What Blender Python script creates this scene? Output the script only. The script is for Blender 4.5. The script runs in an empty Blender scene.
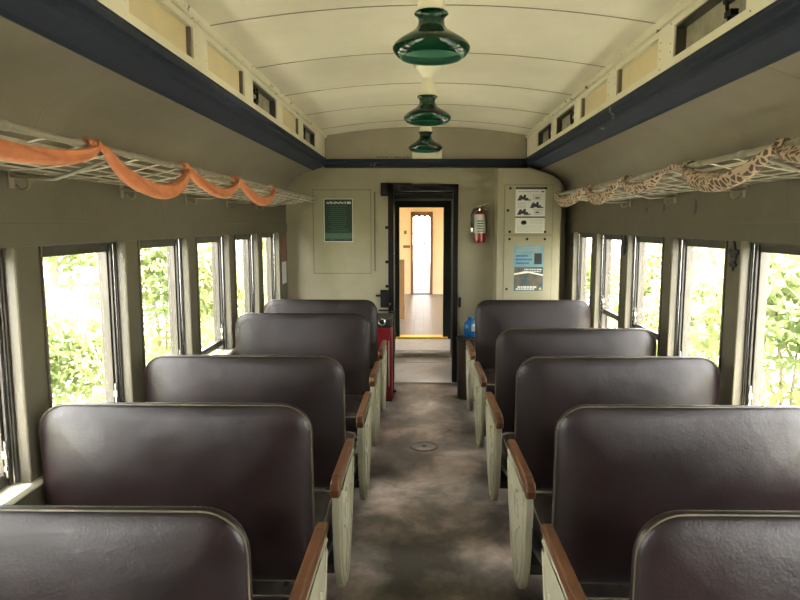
import bpy, bmesh, math, random
from mathutils import Vector, Matrix
random.seed(7)
R = math.radians
SC = bpy.context.scene
COL = SC.collection

# ------------------------------------------------------------------ helpers
class MB:
    """collects shapes, builds ONE mesh object"""
    def __init__(self):
        self.v = []; self.f = []
    def add(self, vs, fs):
        b = len(self.v)
        self.v += [tuple(p) for p in vs]
        self.f += [tuple(b + i for i in f) for f in fs]
        return self
    def box(self, x0, x1, y0, y1, z0, z1):
        if x0 > x1: x0, x1 = x1, x0
        if y0 > y1: y0, y1 = y1, y0
        if z0 > z1: z0, z1 = z1, z0
        vs = [(x0,y0,z0),(x1,y0,z0),(x1,y1,z0),(x0,y1,z0),(x0,y0,z1),(x1,y0,z1),(x1,y1,z1),(x0,y1,z1)]
        return self.add(vs, [(0,3,2,1),(4,5,6,7),(0,1,5,4),(1,2,6,5),(2,3,7,6),(3,0,4,7)])
    def prism(self, poly, axis, a, b):
        """poly: 2D points, extruded along axis from a to b.  axis x: (y,z); y: (x,z); z: (x,y)"""
        def P(p, t):
            if axis == 'x': return (t, p[0], p[1])
            if axis == 'y': return (p[0], t, p[1])
            return (p[0], p[1], t)
        n = len(poly)
        vs = [P(p, a) for p in poly] + [P(p, b) for p in poly]
        fs = [tuple(range(n)), tuple(range(2*n-1, n-1, -1))]
        fs += [(i, i+n, (i+1) % n + n, (i+1) % n) for i in range(n)]
        return self.add(vs, fs)
    def lathe(self, prof, c, n=32, axis='z', cap=True):
        vs = []; fs = []
        for r, t in prof:
            for k in range(n):
                a = 2*math.pi*k/n
                u, w = r*math.cos(a), r*math.sin(a)
                if axis == 'z': p = (c[0]+u, c[1]+w, c[2]+t)
                elif axis == 'y': p = (c[0]+u, c[1]+t, c[2]+w)
                else: p = (c[0]+t, c[1]+u, c[2]+w)
                vs.append(p)
        m = len(prof)
        for i in range(m-1):
            for k in range(n):
                k2 = (k+1) % n
                fs.append((i*n+k, i*n+k2, (i+1)*n+k2, (i+1)*n+k))
        if cap:
            fs.append(tuple(range(n-1, -1, -1))); fs.append(tuple((m-1)*n+k for k in range(n)))
        return self.add(vs, fs)
    def tube(self, pts, r, n=8, closed=False):
        pts = [Vector(p) for p in pts]; m = len(pts)
        rr = r if isinstance(r, (list, tuple)) else [r]*m
        vs = []; fs = []; up = None
        for i, p in enumerate(pts):
            if closed: t = pts[(i+1) % m] - pts[i-1]
            else: t = pts[min(i+1, m-1)] - pts[max(i-1, 0)]
            if t.length < 1e-9: t = Vector((0,0,1))
            t.normalize()
            if up is None:
                up = Vector((0,0,1)) if abs(t.z) < .9 else Vector((1,0,0))
            s = t.cross(up); s.normalize(); up = s.cross(t); up.normalize()
            for k in range(n):
                a = 2*math.pi*k/n
                vs.append(p + s*rr[i]*math.cos(a) + up*rr[i]*math.sin(a))
        last = m if closed else m-1
        for i in range(last):
            j = (i+1) % m
            for k in range(n):
                k2 = (k+1) % n
                fs.append((i*n+k, i*n+k2, j*n+k2, j*n+k))
        if not closed:
            fs.append(tuple(range(n-1, -1, -1))); fs.append(tuple((m-1)*n+k for k in range(n)))
        return self.add(vs, fs)
    def loft(self, rings, cap=True, closed_ring=True):
        n = len(rings[0]); vs = [p for r in rings for p in r]; fs = []
        for i in range(len(rings)-1):
            for k in range(n if closed_ring else n-1):
                k2 = (k+1) % n
                fs.append((i*n+k, i*n+k2, (i+1)*n+k2, (i+1)*n+k))
        if cap:
            fs.append(tuple(range(n-1, -1, -1))); fs.append(tuple((len(rings)-1)*n+k for k in range(n)))
        return self.add(vs, fs)
    def slab(self, w, h, t, rt, rb, fmap, puff=.012, edge=.02):
        """padded panel: u in [-w/2,w/2], v in [0,h], thickness t; fmap(u,v,d)->xyz"""
        def rect(ins):
            pts = []
            cs = [(w/2, 0, rb, -90), (w/2, h, rt, 0), (-w/2, h, rt, 90), (-w/2, 0, rb, 180)]
            for cx, cy, r, a0 in cs:
                ex = cx - math.copysign(r, cx); ey = cy + (r if cy == 0 else -r)
                q = max(r-ins, .004)
                # extra inset moves the centre once the radius is used up
                mv = max(0, ins-(r-.004))
                ex -= math.copysign(mv, cx); ey += (mv if cy == 0 else -mv)
                for k in range(9):
                    a = R(a0 + 90*k/8)
                    pts.append((ex+q*math.cos(a), ey+q*math.sin(a)))
            # points along the straight sides so that the panel can bow
            full = []
            for i in range(4):
                full += pts[i*9:(i+1)*9]
                p, q_ = pts[i*9+8], pts[((i+1) % 4)*9]
                m_ = 6 if i % 2 == 0 else 14
                full += [(p[0]+(q_[0]-p[0])*j/m_, p[1]+(q_[1]-p[1])*j/m_) for j in range(1, m_)]
            return full
        mx = min(w, h)/2 - .006
        prof = [(mx, t/2+puff), (mx*.86, t/2+puff), (.24, t/2+puff), (.16, t/2+puff*.8), (.09, t/2+puff*.35), (.05, t/2), (edge*.9, t/2-edge*.18), (edge*.35, t/2-edge*.55), (0, t/2-edge*1.2)]
        prof = [q_ for q_ in prof if q_[0] <= mx and not (q_[0] == .24 and mx*.86 < .26)]
        allp = prof + [(a, -b) for a, b in reversed(prof)]
        rings = [[fmap(u, v, d) for u, v in rect(a)] for a, d in allp]
        self.loft(rings)
        return self
    def build(self, name, mat, parent=None, smooth=False, bevel=0, bseg=2, kind=None):
        me = bpy.data.meshes.new(name)
        me.from_pydata(self.v, [], self.f); me.update()
        bm = bmesh.new(); bm.from_mesh(me)
        bmesh.ops.recalc_face_normals(bm, faces=bm.faces); bm.to_mesh(me); bm.free()
        o = bpy.data.objects.new(name, me); COL.objects.link(o)
        if mat: me.materials.append(mat)
        if smooth:
            for p in me.polygons: p.use_smooth = True
            try: me.set_sharp_from_angle(angle=R(40))
            except Exception: pass
        if bevel:
            b = o.modifiers.new('bevel', 'BEVEL'); b.width = bevel; b.segments = bseg; b.limit_method = 'ANGLE'; b.angle_limit = R(40)
        if parent: o.parent = parent
        if kind: o['kind'] = kind
        return o

def empty(name, loc=(0,0,0), rz=0, parent=None):
    o = bpy.data.objects.new(name, None); COL.objects.link(o)
    o.location = loc; o.rotation_euler = (0,0,rz); o.empty_display_size = .1
    if parent: o.parent = parent
    return o
def tag(o, label=None, cat=None, group=None, kind=None):
    if label: o['label'] = label
    if cat: o['category'] = cat
    if group: o['group'] = group
    if kind: o['kind'] = kind
    return o
def kids(o): return [c for c in COL.objects if c.parent == o]
def copy_tree(o, parent=None):
    c = o.copy(); COL.objects.link(c)
    if parent: c.parent = parent
    for ch in kids(o): copy_tree(ch, c)
    return c

# ------------------------------------------------------------------ materials
def mat(name, col, rough=.6, metal=0, var=None, vscale=6, vamt=.5, bump=0, bscale=40, spec=.5, coat=0, stops=None, vdetail=6):
    m = bpy.data.materials.new(name); m.use_nodes = True
    nt = m.node_tree; N = nt.nodes; L = nt.links
    b = N['Principled BSDF']
    b.inputs['Base Color'].default_value = (*col, 1)
    b.inputs['Roughness'].default_value = rough
    b.inputs['Metallic'].default_value = metal
    b.inputs['Specular IOR Level'].default_value = spec
    b.inputs['Coat Weight'].default_value = coat
    tc = N.new('ShaderNodeTexCoord')
    if var:
        n = N.new('ShaderNodeTexNoise'); n.inputs['Scale'].default_value = vscale; n.inputs['Detail'].default_value = vdetail
        n.inputs['Roughness'].default_value = .6
        L.new(tc.outputs['Object'], n.inputs['Vector'])
        r = N.new('ShaderNodeValToRGB')
        lo, hi = stops or (.35, .7)
        r.color_ramp.elements[0].position = lo; r.color_ramp.elements[1].position = hi
        r.color_ramp.elements[0].color = (*col, 1); r.color_ramp.elements[1].color = (*var, 1)
        L.new(n.outputs['Fac'], r.inputs['Fac'])
        mx = N.new('ShaderNodeMix'); mx.data_type = 'RGBA'; mx.inputs[0].default_value = vamt
        mx.inputs[6].default_value = (*col, 1)
        L.new(r.outputs['Color'], mx.inputs[7]); L.new(mx.outputs[2], b.inputs['Base Color'])
    if bump:
        n2 = N.new('ShaderNodeTexNoise'); n2.inputs['Scale'].default_value = bscale; n2.inputs['Detail'].default_value = 5
        L.new(tc.outputs['Object'], n2.inputs['Vector'])
        bp = N.new('ShaderNodeBump'); bp.inputs['Strength'].default_value = bump; bp.inputs['Distance'].default_value = .01
        L.new(n2.outputs['Fac'], bp.inputs['Height']); L.new(bp.outputs['Normal'], b.inputs['Normal'])
    return m

def chipped(name, col, dirt, chip, scale=9, thr=.66, rough=.5, bump=.15, stretch=(1,1,1)):
    """painted surface with soft grime and hard-edged chips showing what is under the paint"""
    m = mat(name, col, rough, var=dirt, vscale=3.2, vamt=.6, bump=bump, bscale=18)
    nt = m.node_tree; N = nt.nodes; L = nt.links; b = N['Principled BSDF']
    src = b.inputs['Base Color'].links[0].from_socket
    tc = [n for n in N if n.type == 'TEX_COORD'][0]
    mp = N.new('ShaderNodeMapping'); mp.inputs['Scale'].default_value = stretch
    L.new(tc.outputs['Object'], mp.inputs['Vector'])
    n = N.new('ShaderNodeTexNoise'); n.inputs['Scale'].default_value = scale; n.inputs['Detail'].default_value = 8; n.inputs['Roughness'].default_value = .7
    L.new(mp.outputs[0], n.inputs['Vector'])
    r = N.new('ShaderNodeValToRGB'); r.color_ramp.elements[0].position = thr; r.color_ramp.elements[1].position = thr+.015
    L.new(n.outputs['Fac'], r.inputs['Fac'])
    mx = N.new('ShaderNodeMix'); mx.data_type = 'RGBA'; mx.inputs[7].default_value = (*chip, 1)
    L.new(r.outputs['Color'], mx.inputs[0]); L.new(src, mx.inputs[6]); L.new(mx.outputs[2], b.inputs['Base Color'])
    return m

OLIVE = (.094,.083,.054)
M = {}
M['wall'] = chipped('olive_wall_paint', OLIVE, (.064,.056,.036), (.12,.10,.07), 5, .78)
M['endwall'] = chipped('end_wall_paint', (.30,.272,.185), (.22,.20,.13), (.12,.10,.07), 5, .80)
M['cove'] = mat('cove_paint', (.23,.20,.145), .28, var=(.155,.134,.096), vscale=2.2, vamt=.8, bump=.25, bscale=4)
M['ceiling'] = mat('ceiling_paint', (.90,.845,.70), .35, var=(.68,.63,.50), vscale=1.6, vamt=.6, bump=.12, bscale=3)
M['cream'] = chipped('clerestory_paint', (.74,.69,.54), (.56,.52,.38), (.07,.055,.04), 26, .69, .45, .1)
M['cornice'] = chipped('flaking_cornice_paint', (.70,.65,.50), (.5,.46,.34), (.05,.04,.03), 17, .60, .5, .1, (1,.6,1))
M['bulkhead'] = mat('bulkhead_paint', (.36,.32,.24), .5, var=(.28,.25,.18), vscale=3, vamt=.6)
M['tan'] = mat('tan_painted_board', (.66,.55,.33), .55, var=(.55,.45,.26), vscale=5, vamt=.6)
M['vent'] = mat('vent_dull_board', (.34,.31,.22), .6, var=(.16,.15,.11), vscale=14, vamt=.8)
M['navy'] = chipped('navy_beam_paint', (.018,.025,.044), (.012,.017,.028), (.20,.24,.22), 4.5, .645, .6, .2, (1,.5,1)); M['navy'].node_tree.nodes['Principled BSDF'].inputs['Specular IOR Level'].default_value = .2
M['seam'] = mat('dark_seam_brown', (.14,.115,.08), .8)  # dark brown for joints, screw heads and chips
M['seamc'] = mat('ceiling_batten_paint', (.34,.28,.19), .6)
M['black'] = mat('black_painted_metal', (.006,.006,.006), .55, spec=.25)
M['sash'] = mat('dark_bronze_sash', (.05,.045,.035), .38, metal=.4, var=(.10,.09,.07), vscale=9, vamt=.5)
M['track'] = mat('sash_track', (.03,.026,.02), .5, var=(.10,.085,.06), vscale=20, vamt=.5)
M['chrome'] = mat('worn_chrome', (.6,.6,.58), .25, metal=1)
M['steel'] = mat('galvanised_wire', (.60,.56,.46), .4, metal=.2, var=(.36,.32,.25), vscale=20, vamt=.6)
M['rail'] = mat('painted_rail', (.22,.195,.145), .35, var=(.2,.17,.12), vscale=14, vamt=.6)
M['wood'] = mat('varnished_wood', (.12,.045,.017), .36, var=(.055,.021,.010), vscale=9, vamt=.7, bump=.1, bscale=30)
M['casting'] = chipped('cream_casting_paint', (.44,.42,.31), (.26,.25,.18), (.10,.08,.05), 14, .71, .5, .3)
M['iron'] = mat('dark_iron', (.025,.023,.022), .5)
M['piping'] = mat('worn_piping', (.06,.05,.03), .5, var=(.20,.17,.10), vscale=7, vamt=.8, stops=(.5,.7))
M['plate'] = mat('checker_steel_plate', (.42,.39,.34), .5, metal=.1, var=(.30,.27,.23), vscale=6, vamt=.6, bump=.3, bscale=60)
M['rubber'] = mat('black_rubber', (.02,.02,.02), .6)
M['dgreen'] = mat('dark_green_door_paint', (.006,.009,.007), .45, spec=.3, var=(.014,.018,.014), vscale=10, vamt=.5)
M['yellow'] = mat('yellow_nosing_paint', (.85,.48,.03), .5, var=(.55,.3,.04), vscale=15, vamt=.5)
M['warm'] = mat('next_car_cream_paint', (.70,.55,.36), .5, var=(.6,.46,.29), vscale=3, vamt=.5)
M['brown'] = mat('brown_panel', (.20,.10,.045), .45, var=(.13,.06,.03), vscale=5, vamt=.6)
M['red'] = mat('red_plastic', (.22,.010,.016), .4, var=(.16,.008,.012), vscale=8, vamt=.5)
M['redx'] = mat('red_enamel', (.28,.015,.012), .22, coat=.5)
M['blue'] = mat('blue_plastic', (.006,.09,.28), .3, var=(.01,.09,.3), vscale=10, vamt=.5)
M['white'] = mat('white_paper', (.58,.58,.55), .6)
M['grey'] = mat('grey_print', (.30,.30,.29), .6)
M['ink'] = mat('black_print', (.03,.03,.03), .6)
M['pgreen'] = mat('green_poster_ink', (.008,.028,.019), .35)
M['pgreen2'] = mat('pale_green_poster_ink', (.04,.10,.06), .4)
M['ptext'] = mat('dim_green_lettering', (.06,.12,.085), .5)
M['psky'] = mat('sky_blue_print', (.12,.26,.34), .5, var=(.24,.38,.42), vscale=9, vamt=.6)
M['pbrown'] = mat('landscape_print', (.13,.10,.06), .5, var=(.03,.07,.09), vscale=12, vamt=.9, stops=(.42,.58))
M['plaque'] = mat('red_brown_plaque', (.25,.07,.04), .5, var=(.2,.12,.08), vscale=20, vamt=.6)
M['shade'] = mat('emerald_glass_shade', (.002,.032,.014), .12, coat=0, spec=.45)
M['lining'] = mat('pale_green_shade_lining', (.065,.22,.135), .3)
M['porcelain'] = mat('cream_porcelain', (.80,.76,.60), .3)
M['bulb'] = mat('frosted_bulb', (.8,.8,.75), .3)
M['orange'] = mat('orange_fabric', (.52,.18,.07), .8, var=(.34,.10,.04), vscale=16, vamt=.7, bump=.5, bscale=70)
M['bark'] = mat('pale_bark', (.30,.26,.20), .9, var=(.2,.17,.13), vscale=8, vamt=.6)
M['earth'] = mat('gravel_and_grass_ground', (.30,.275,.235), .9, var=(.24,.25,.15), vscale=.8, vamt=.8)
M['ext'] = mat('car_outer_paint', (.10,.12,.10), .5)
M['canvas'] = mat('diaphragm_canvas', (.03,.028,.024), .8)

def leafmat(name, c):
    m = bpy.data.materials.new(name); m.use_nodes = True
    nt = m.node_tree; N = nt.nodes; L = nt.links
    N.remove(N['Principled BSDF'])
    out = N['Material Output']
    d = N.new('ShaderNodeBsdfDiffuse'); t = N.new('ShaderNodeBsdfTranslucent'); mx = N.new('ShaderNodeMixShader')
    n = N.new('ShaderNodeTexNoise'); n.inputs['Scale'].default_value = .9; n.inputs['Detail'].default_value = 4
    tc = N.new('ShaderNodeTexCoord'); L.new(tc.outputs['Object'], n.inputs['Vector'])
    r = N.new('ShaderNodeValToRGB'); r.color_ramp.elements[0].position = .35; r.color_ramp.elements[1].position = .65
    r.color_ramp.elements[0].color = (c[0]*.6, c[1]*.7, c[2]*.6, 1); r.color_ramp.elements[1].color = (c[0]*1.3, c[1]*1.15, c[2]*1.1, 1)
    L.new(n.outputs['Fac'], r.inputs['Fac'])
    L.new(r.outputs[0], d.inputs[0]); L.new(r.outputs[0], t.inputs[0])
    mx.inputs[0].default_value = .45
    L.new(d.outputs[0], mx.inputs[1]); L.new(t.outputs[0], mx.inputs[2]); L.new(mx.outputs[0], out.inputs[0])
    return m
M['leaf'] = leafmat('fresh_green_leaves', (.30,.35,.17))
M['leaf2'] = leafmat('yellow_green_leaves', (.38,.42,.22))

def vinyl():
    m = bpy.data.materials.new('oxblood_brown_vinyl'); m.use_nodes = True
    nt = m.node_tree; N = nt.nodes; L = nt.links; b = N['Principled BSDF']
    tc = N.new('ShaderNodeTexCoord'); oi = N.new('ShaderNodeObjectInfo')
    off = N.new('ShaderNodeVectorMath'); off.operation = 'MULTIPLY_ADD'
    L.new(tc.outputs['Object'], off.inputs[0]); off.inputs[1].default_value = (1,1,1)
    L.new(oi.outputs['Location'], off.inputs[2])
    n = N.new('ShaderNodeTexNoise'); n.inputs['Scale'].default_value = 3.5; n.inputs['Detail'].default_value = 7; n.inputs['Roughness'].default_value = .65
    L.new(off.outputs[0], n.inputs['Vector'])
    r = N.new('ShaderNodeValToRGB'); r.color_ramp.elements[0].position = .35; r.color_ramp.elements[1].position = .72
    r.color_ramp.elements[0].color = (.006,.003,.003,1); r.color_ramp.elements[1].color = (.017,.009,.009,1)
    L.new(n.outputs['Fac'], r.inputs['Fac']); L.new(r.outputs[0], b.inputs['Base Color'])
    r2 = N.new('ShaderNodeMapRange'); r2.inputs[1].default_value = .3; r2.inputs[2].default_value = .75; r2.inputs[3].default_value = .34; r2.inputs[4].default_value = .48
    n3 = N.new('ShaderNodeTexNoise'); n3.inputs['Scale'].default_value = 9; n3.inputs['Detail'].default_value = 8; L.new(off.outputs[0], n3.inputs['Vector'])
    L.new(n3.outputs['Fac'], r2.inputs[0]); L.new(r2.outputs[0], b.inputs['Roughness'])
    b.inputs['Specular IOR Level'].default_value = .42
    v = N.new('ShaderNodeTexNoise'); v.inputs['Scale'].default_value = 150; v.inputs['Detail'].default_value = 1; L.new(off.outputs[0], v.inputs['Vector'])
    n2 = N.new('ShaderNodeTexNoise'); n2.inputs['Scale'].default_value = 11; n2.inputs['Detail'].default_value = 4; n2.inputs['Distortion'].default_value = .3
    L.new(off.outputs[0], n2.inputs['Vector'])
    b1 = N.new('ShaderNodeBump'); b1.inputs['Strength'].default_value = .22; b1.inputs['Distance'].default_value = .002
    b2 = N.new('ShaderNodeBump'); b2.inputs['Strength'].default_value = .35; b2.inputs['Distance'].default_value = .006
    L.new(v.outputs['Fac'], b1.inputs['Height']); L.new(n2.outputs['Fac'], b2.inputs['Height'])
    L.new(b2.outputs[0], b1.inputs['Normal']); L.new(b1.outputs[0], b.inputs['Normal'])
    return m
M['vinyl'] = vinyl()

def floor_mat():
    m = bpy.data.materials.new('mottled_floor_covering'); m.use_nodes = True
    nt = m.node_tree; N = nt.nodes; L = nt.links; b = N['Principled BSDF']
    tc = N.new('ShaderNodeTexCoord')
    mp = N.new('ShaderNodeMapping'); mp.inputs['Scale'].default_value = (1.0,.9,1); L.new(tc.outputs['Object'], mp.inputs[0])
    n = N.new('ShaderNodeTexNoise'); n.inputs['Scale'].default_value = 2.1; n.inputs['Detail'].default_value = 9; n.inputs['Roughness'].default_value = .62; n.inputs['Distortion'].default_value = .3
    L.new(mp.outputs[0], n.inputs['Vector'])
    r = N.new('ShaderNodeValToRGB'); e = r.color_ramp.elements
    e[0].position = .38; e[0].color = (.035,.031,.028,1); e[1].position = .66; e[1].color = (.42,.33,.29,1)  # blotches from dark to pale pinkish, spread at random
    q = e.new(.50); q.color = (.125,.108,.094,1)
    L.new(n.outputs['Fac'], r.inputs['Fac']); L.new(r.outputs[0], b.inputs['Base Color'])
    b.inputs['Roughness'].default_value = .42
    n2 = N.new('ShaderNodeTexNoise'); n2.inputs['Scale'].default_value = 30; n2.inputs['Detail'].default_value = 6; L.new(tc.outputs['Object'], n2.inputs['Vector'])
    bp = N.new('ShaderNodeBump'); bp.inputs['Strength'].default_value = .25; bp.inputs['Distance'].default_value = .004
    L.new(n2.outputs['Fac'], bp.inputs['Height']); L.new(bp.outputs[0], b.inputs['Normal'])
    return m
M['floor'] = floor_mat()

def tiles():
    m = bpy.data.materials.new('glossy_grey_floor_tiles'); m.use_nodes = True
    nt = m.node_tree; N = nt.nodes; L = nt.links; b = N['Principled BSDF']
    tc = N.new('ShaderNodeTexCoord')
    k = N.new('ShaderNodeTexBrick'); k.offset = 0; k.inputs['Scale'].default_value = 1
    k.inputs['Brick Width'].default_value = .15; k.inputs['Row Height'].default_value = .15; k.inputs['Mortar Size'].default_value = .006
    k.inputs['Color1'].default_value = (.13,.105,.08,1); k.inputs['Color2'].default_value = (.10,.083,.065,1); k.inputs['Mortar'].default_value = (.06,.05,.04,1)
    L.new(tc.outputs['Object'], k.inputs['Vector']); L.new(k.outputs['Color'], b.inputs['Base Color'])
    b.inputs['Roughness'].default_value = .42; b.inputs['Specular IOR Level'].default_value = .5
    return m
M['tiles'] = tiles()

def spotted():
    m = bpy.data.materials.new('giraffe_spotted_net_fabric'); m.use_nodes = True
    nt = m.node_tree; N = nt.nodes; L = nt.links; b = N['Principled BSDF']
    tc = N.new('ShaderNodeTexCoord')
    v = N.new('ShaderNodeTexVoronoi'); v.feature = 'DISTANCE_TO_EDGE'; v.inputs['Scale'].default_value = 36
    L.new(tc.outputs['Object'], v.inputs['Vector'])
    r = N.new('ShaderNodeValToRGB'); e = r.color_ramp.elements
    e[0].position = .11; e[0].color = (.38,.28,.20,1); e[1].position = .15; e[1].color = (.08,.055,.035,1)
    L.new(v.outputs['Distance'], r.inputs['Fac']); L.new(r.outputs[0], b.inputs['Base Color'])
    b.inputs['Roughness'].default_value = .85
    return m
M['spotted'] = spotted()

def glass():
    m = bpy.data.materials.new('window_glass'); m.use_nodes = True
    nt = m.node_tree; N = nt.nodes; L = nt.links
    N.remove(N['Principled BSDF']); out = N['Material Output']
    t = N.new('ShaderNodeBsdfTransparent'); t.inputs[0].default_value = (.95,.96,.95,1)
    g = N.new('ShaderNodeBsdfGlossy'); g.inputs['Roughness'].default_value = .02
    fr = N.new('ShaderNodeLayerWeight'); fr.inputs[0].default_value = .5
    pw = N.new('ShaderNodeMath'); pw.operation = 'POWER'; pw.inputs[1].default_value = 4; L.new(fr.outputs['Facing'], pw.inputs[0])
    ma = N.new('ShaderNodeMath'); ma.operation = 'MULTIPLY_ADD'; ma.inputs[1].default_value = .4; ma.inputs[2].default_value = .03; L.new(pw.outputs[0], ma.inputs[0])
    mx = N.new('ShaderNodeMixShader')
    L.new(ma.outputs[0], mx.inputs[0]); L.new(t.outputs[0], mx.inputs[1]); L.new(g.outputs[0], mx.inputs[2]); L.new(mx.outputs[0], out.inputs[0])
    return m
M['glass'] = glass()
def emit(name, c, s):
    m = bpy.data.materials.new(name); m.use_nodes = True
    b = m.node_tree.nodes['Principled BSDF']
    b.inputs['Emission Color'].default_value = (*c, 1); b.inputs['Emission Strength'].default_value = s; b.inputs['Base Color'].default_value = (*c, 1)
    return m
M['lit'] = emit('fill_globe_glow', (1,.80,.55), 20)  # glow of the globe added inside the next car

# ------------------------------------------------------------------ dimensions
CX, CZ = -.045, 1.65
W = 1.42            # half width inside
T = .12             # wall thickness
Y0, Y1 = -1.05, 6.55
WIN = [(2.29+.805*k, 2.29+.805*k+.655) for k in range(-4, 5)]
ZS, ZH = .715, 1.572  # sill, head

# ------------------------------------------------------------------ the car shell
f = MB().box(-W-T, W+T, Y0-.1, Y1+.02, -.12, 0)
f.build('floor', M['floor'], kind='structure')
for s, nm in ((-1, 'left'), (1, 'right')):
    w = MB()
    w.box(s*W, s*(W+T), Y0, Y1+.1, 0, ZS)
    w.box(s*W, s*(W+T), Y0, Y1+.1, ZH, 2.0)
    edges = [Y0] + [e for p in WIN for e in p] + [Y1+.1]
    for i in range(0, len(edges), 2):
        w.box(s*W, s*(W+T), edges[i], edges[i+1], ZS, ZH)
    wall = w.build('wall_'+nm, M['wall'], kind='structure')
    # rolled sill ledge and header board
    sl = MB().prism([(s*(W+T-.02), ZS+.002), (s*(W-.012), ZS+.002), (s*(W-.018), ZS+.012), (s*(W-.012), ZS+.028), (s*(W+T-.02), ZS+.032)], 'y', Y0, 6.2)
    sl.build('window_ledge', M['cream'], wall, bevel=.003)
    hb = MB().box(s*(W-.008), s*W, Y0, Y1, ZH, 1.655)
    hb.build('header_board', M['wall'], wall, bevel=.002)
    g = MB().box(s*(W-.0015), s*W, Y0, Y1, 1.656, 1.6605)
    for k in range(-4, 6):
        yy = 2.62+.80*k
        g.box(s*(W-.0012), s*W, yy, yy+.004, 1.66, 1.86)
    g.build('panel_seam', M['seam'], wall)
    # window casings: rounded post edges that catch the light
    cs = MB()
    for a, b in WIN:
        for yy in (a, b):
            cs.prism([(s*(W-.004)+.006*math.cos(q*math.pi/4), yy+.0+.006*math.sin(q*math.pi/4)) for q in range(8)], 'z', ZS+.033, ZH-.002)
    cs.build('casing_bead', M['wall'], wall, smooth=True)

# windows: one prototype per side
def window(s, a, b, raise_, idx):
    root = empty('window_%d' % idx, (s*W, (a+b)/2, ZS)); root['kind'] = 'structure'
    h = (b-a)/2; H = ZH-ZS
    X = lambda d: s*d
    t = MB()
    for q in (-1, 1):
        t.box(X(.035), X(T-.002), q*h, q*(h-.012), .034, H)
        t.box(X(.050), X(.058), q*(h-.012), q*(h-.030), .034, H)
        t.box(X(.092), X(.100), q*(h-.012), q*(h-.030), .034, H)
    t.box(X(.035), X(T-.002), -h, h, H-.012, H)
    t.build('sash_track', M['track'], root)
    rv = MB()
    for q in (-1, 1):
        rv.tube([(X(.043), q*(h-.018), .034), (X(.043), q*(h-.018), H-.01)], .0035, 6)
    rv.build('guide_rod', M['chrome'], root)
    z0 = .034+raise_
    sa = MB()
    for q in (-1, 1):
        sa.box(X(.062), X(.088), q*(h-.013), q*(h-.040), z0, H-.013)
    sa.box(X(.062), X(.088), -h+.013, h-.013, H-.048, H-.013)
    sa.box(X(.060), X(.090), -h+.013, h-.013, z0, z0+.042)
    sash = sa.build('sash', M['sash'], root, bevel=.002)
    MB().box(X(.073), X(.077), -h+.038, h-.038, z0+.040, H-.046).build('pane', M['glass'], sash)
    for q in (-1, 1):
        lt = MB()
        lt.tube([(X(.054), q*(h-.034), z0+.03), (X(.054), q*(h-.034), z0+.16)], .006, 8)
        lt.lathe([(.004,0),(.010,.004),(.010,.02),(.004,.024)], (X(.054), q*(h-.034), z0+.05), 10)
        lt.box(X(.048), X(.062), q*(h-.026), q*(h-.044), z0+.10, z0+.125)
        lt.build('latch', M['chrome'], sash, smooth=True)
    return root
RAISE_R = {6: .155, 7: .155}
n = 1
for i, (a, b) in enumerate(WIN): window(-1, a, b, {6: .03}.get(i, .0), n); n += 1
for i, (a, b) in enumerate(WIN): window(1, a, b, RAISE_R.get(i, 0), n); n += 1

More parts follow.
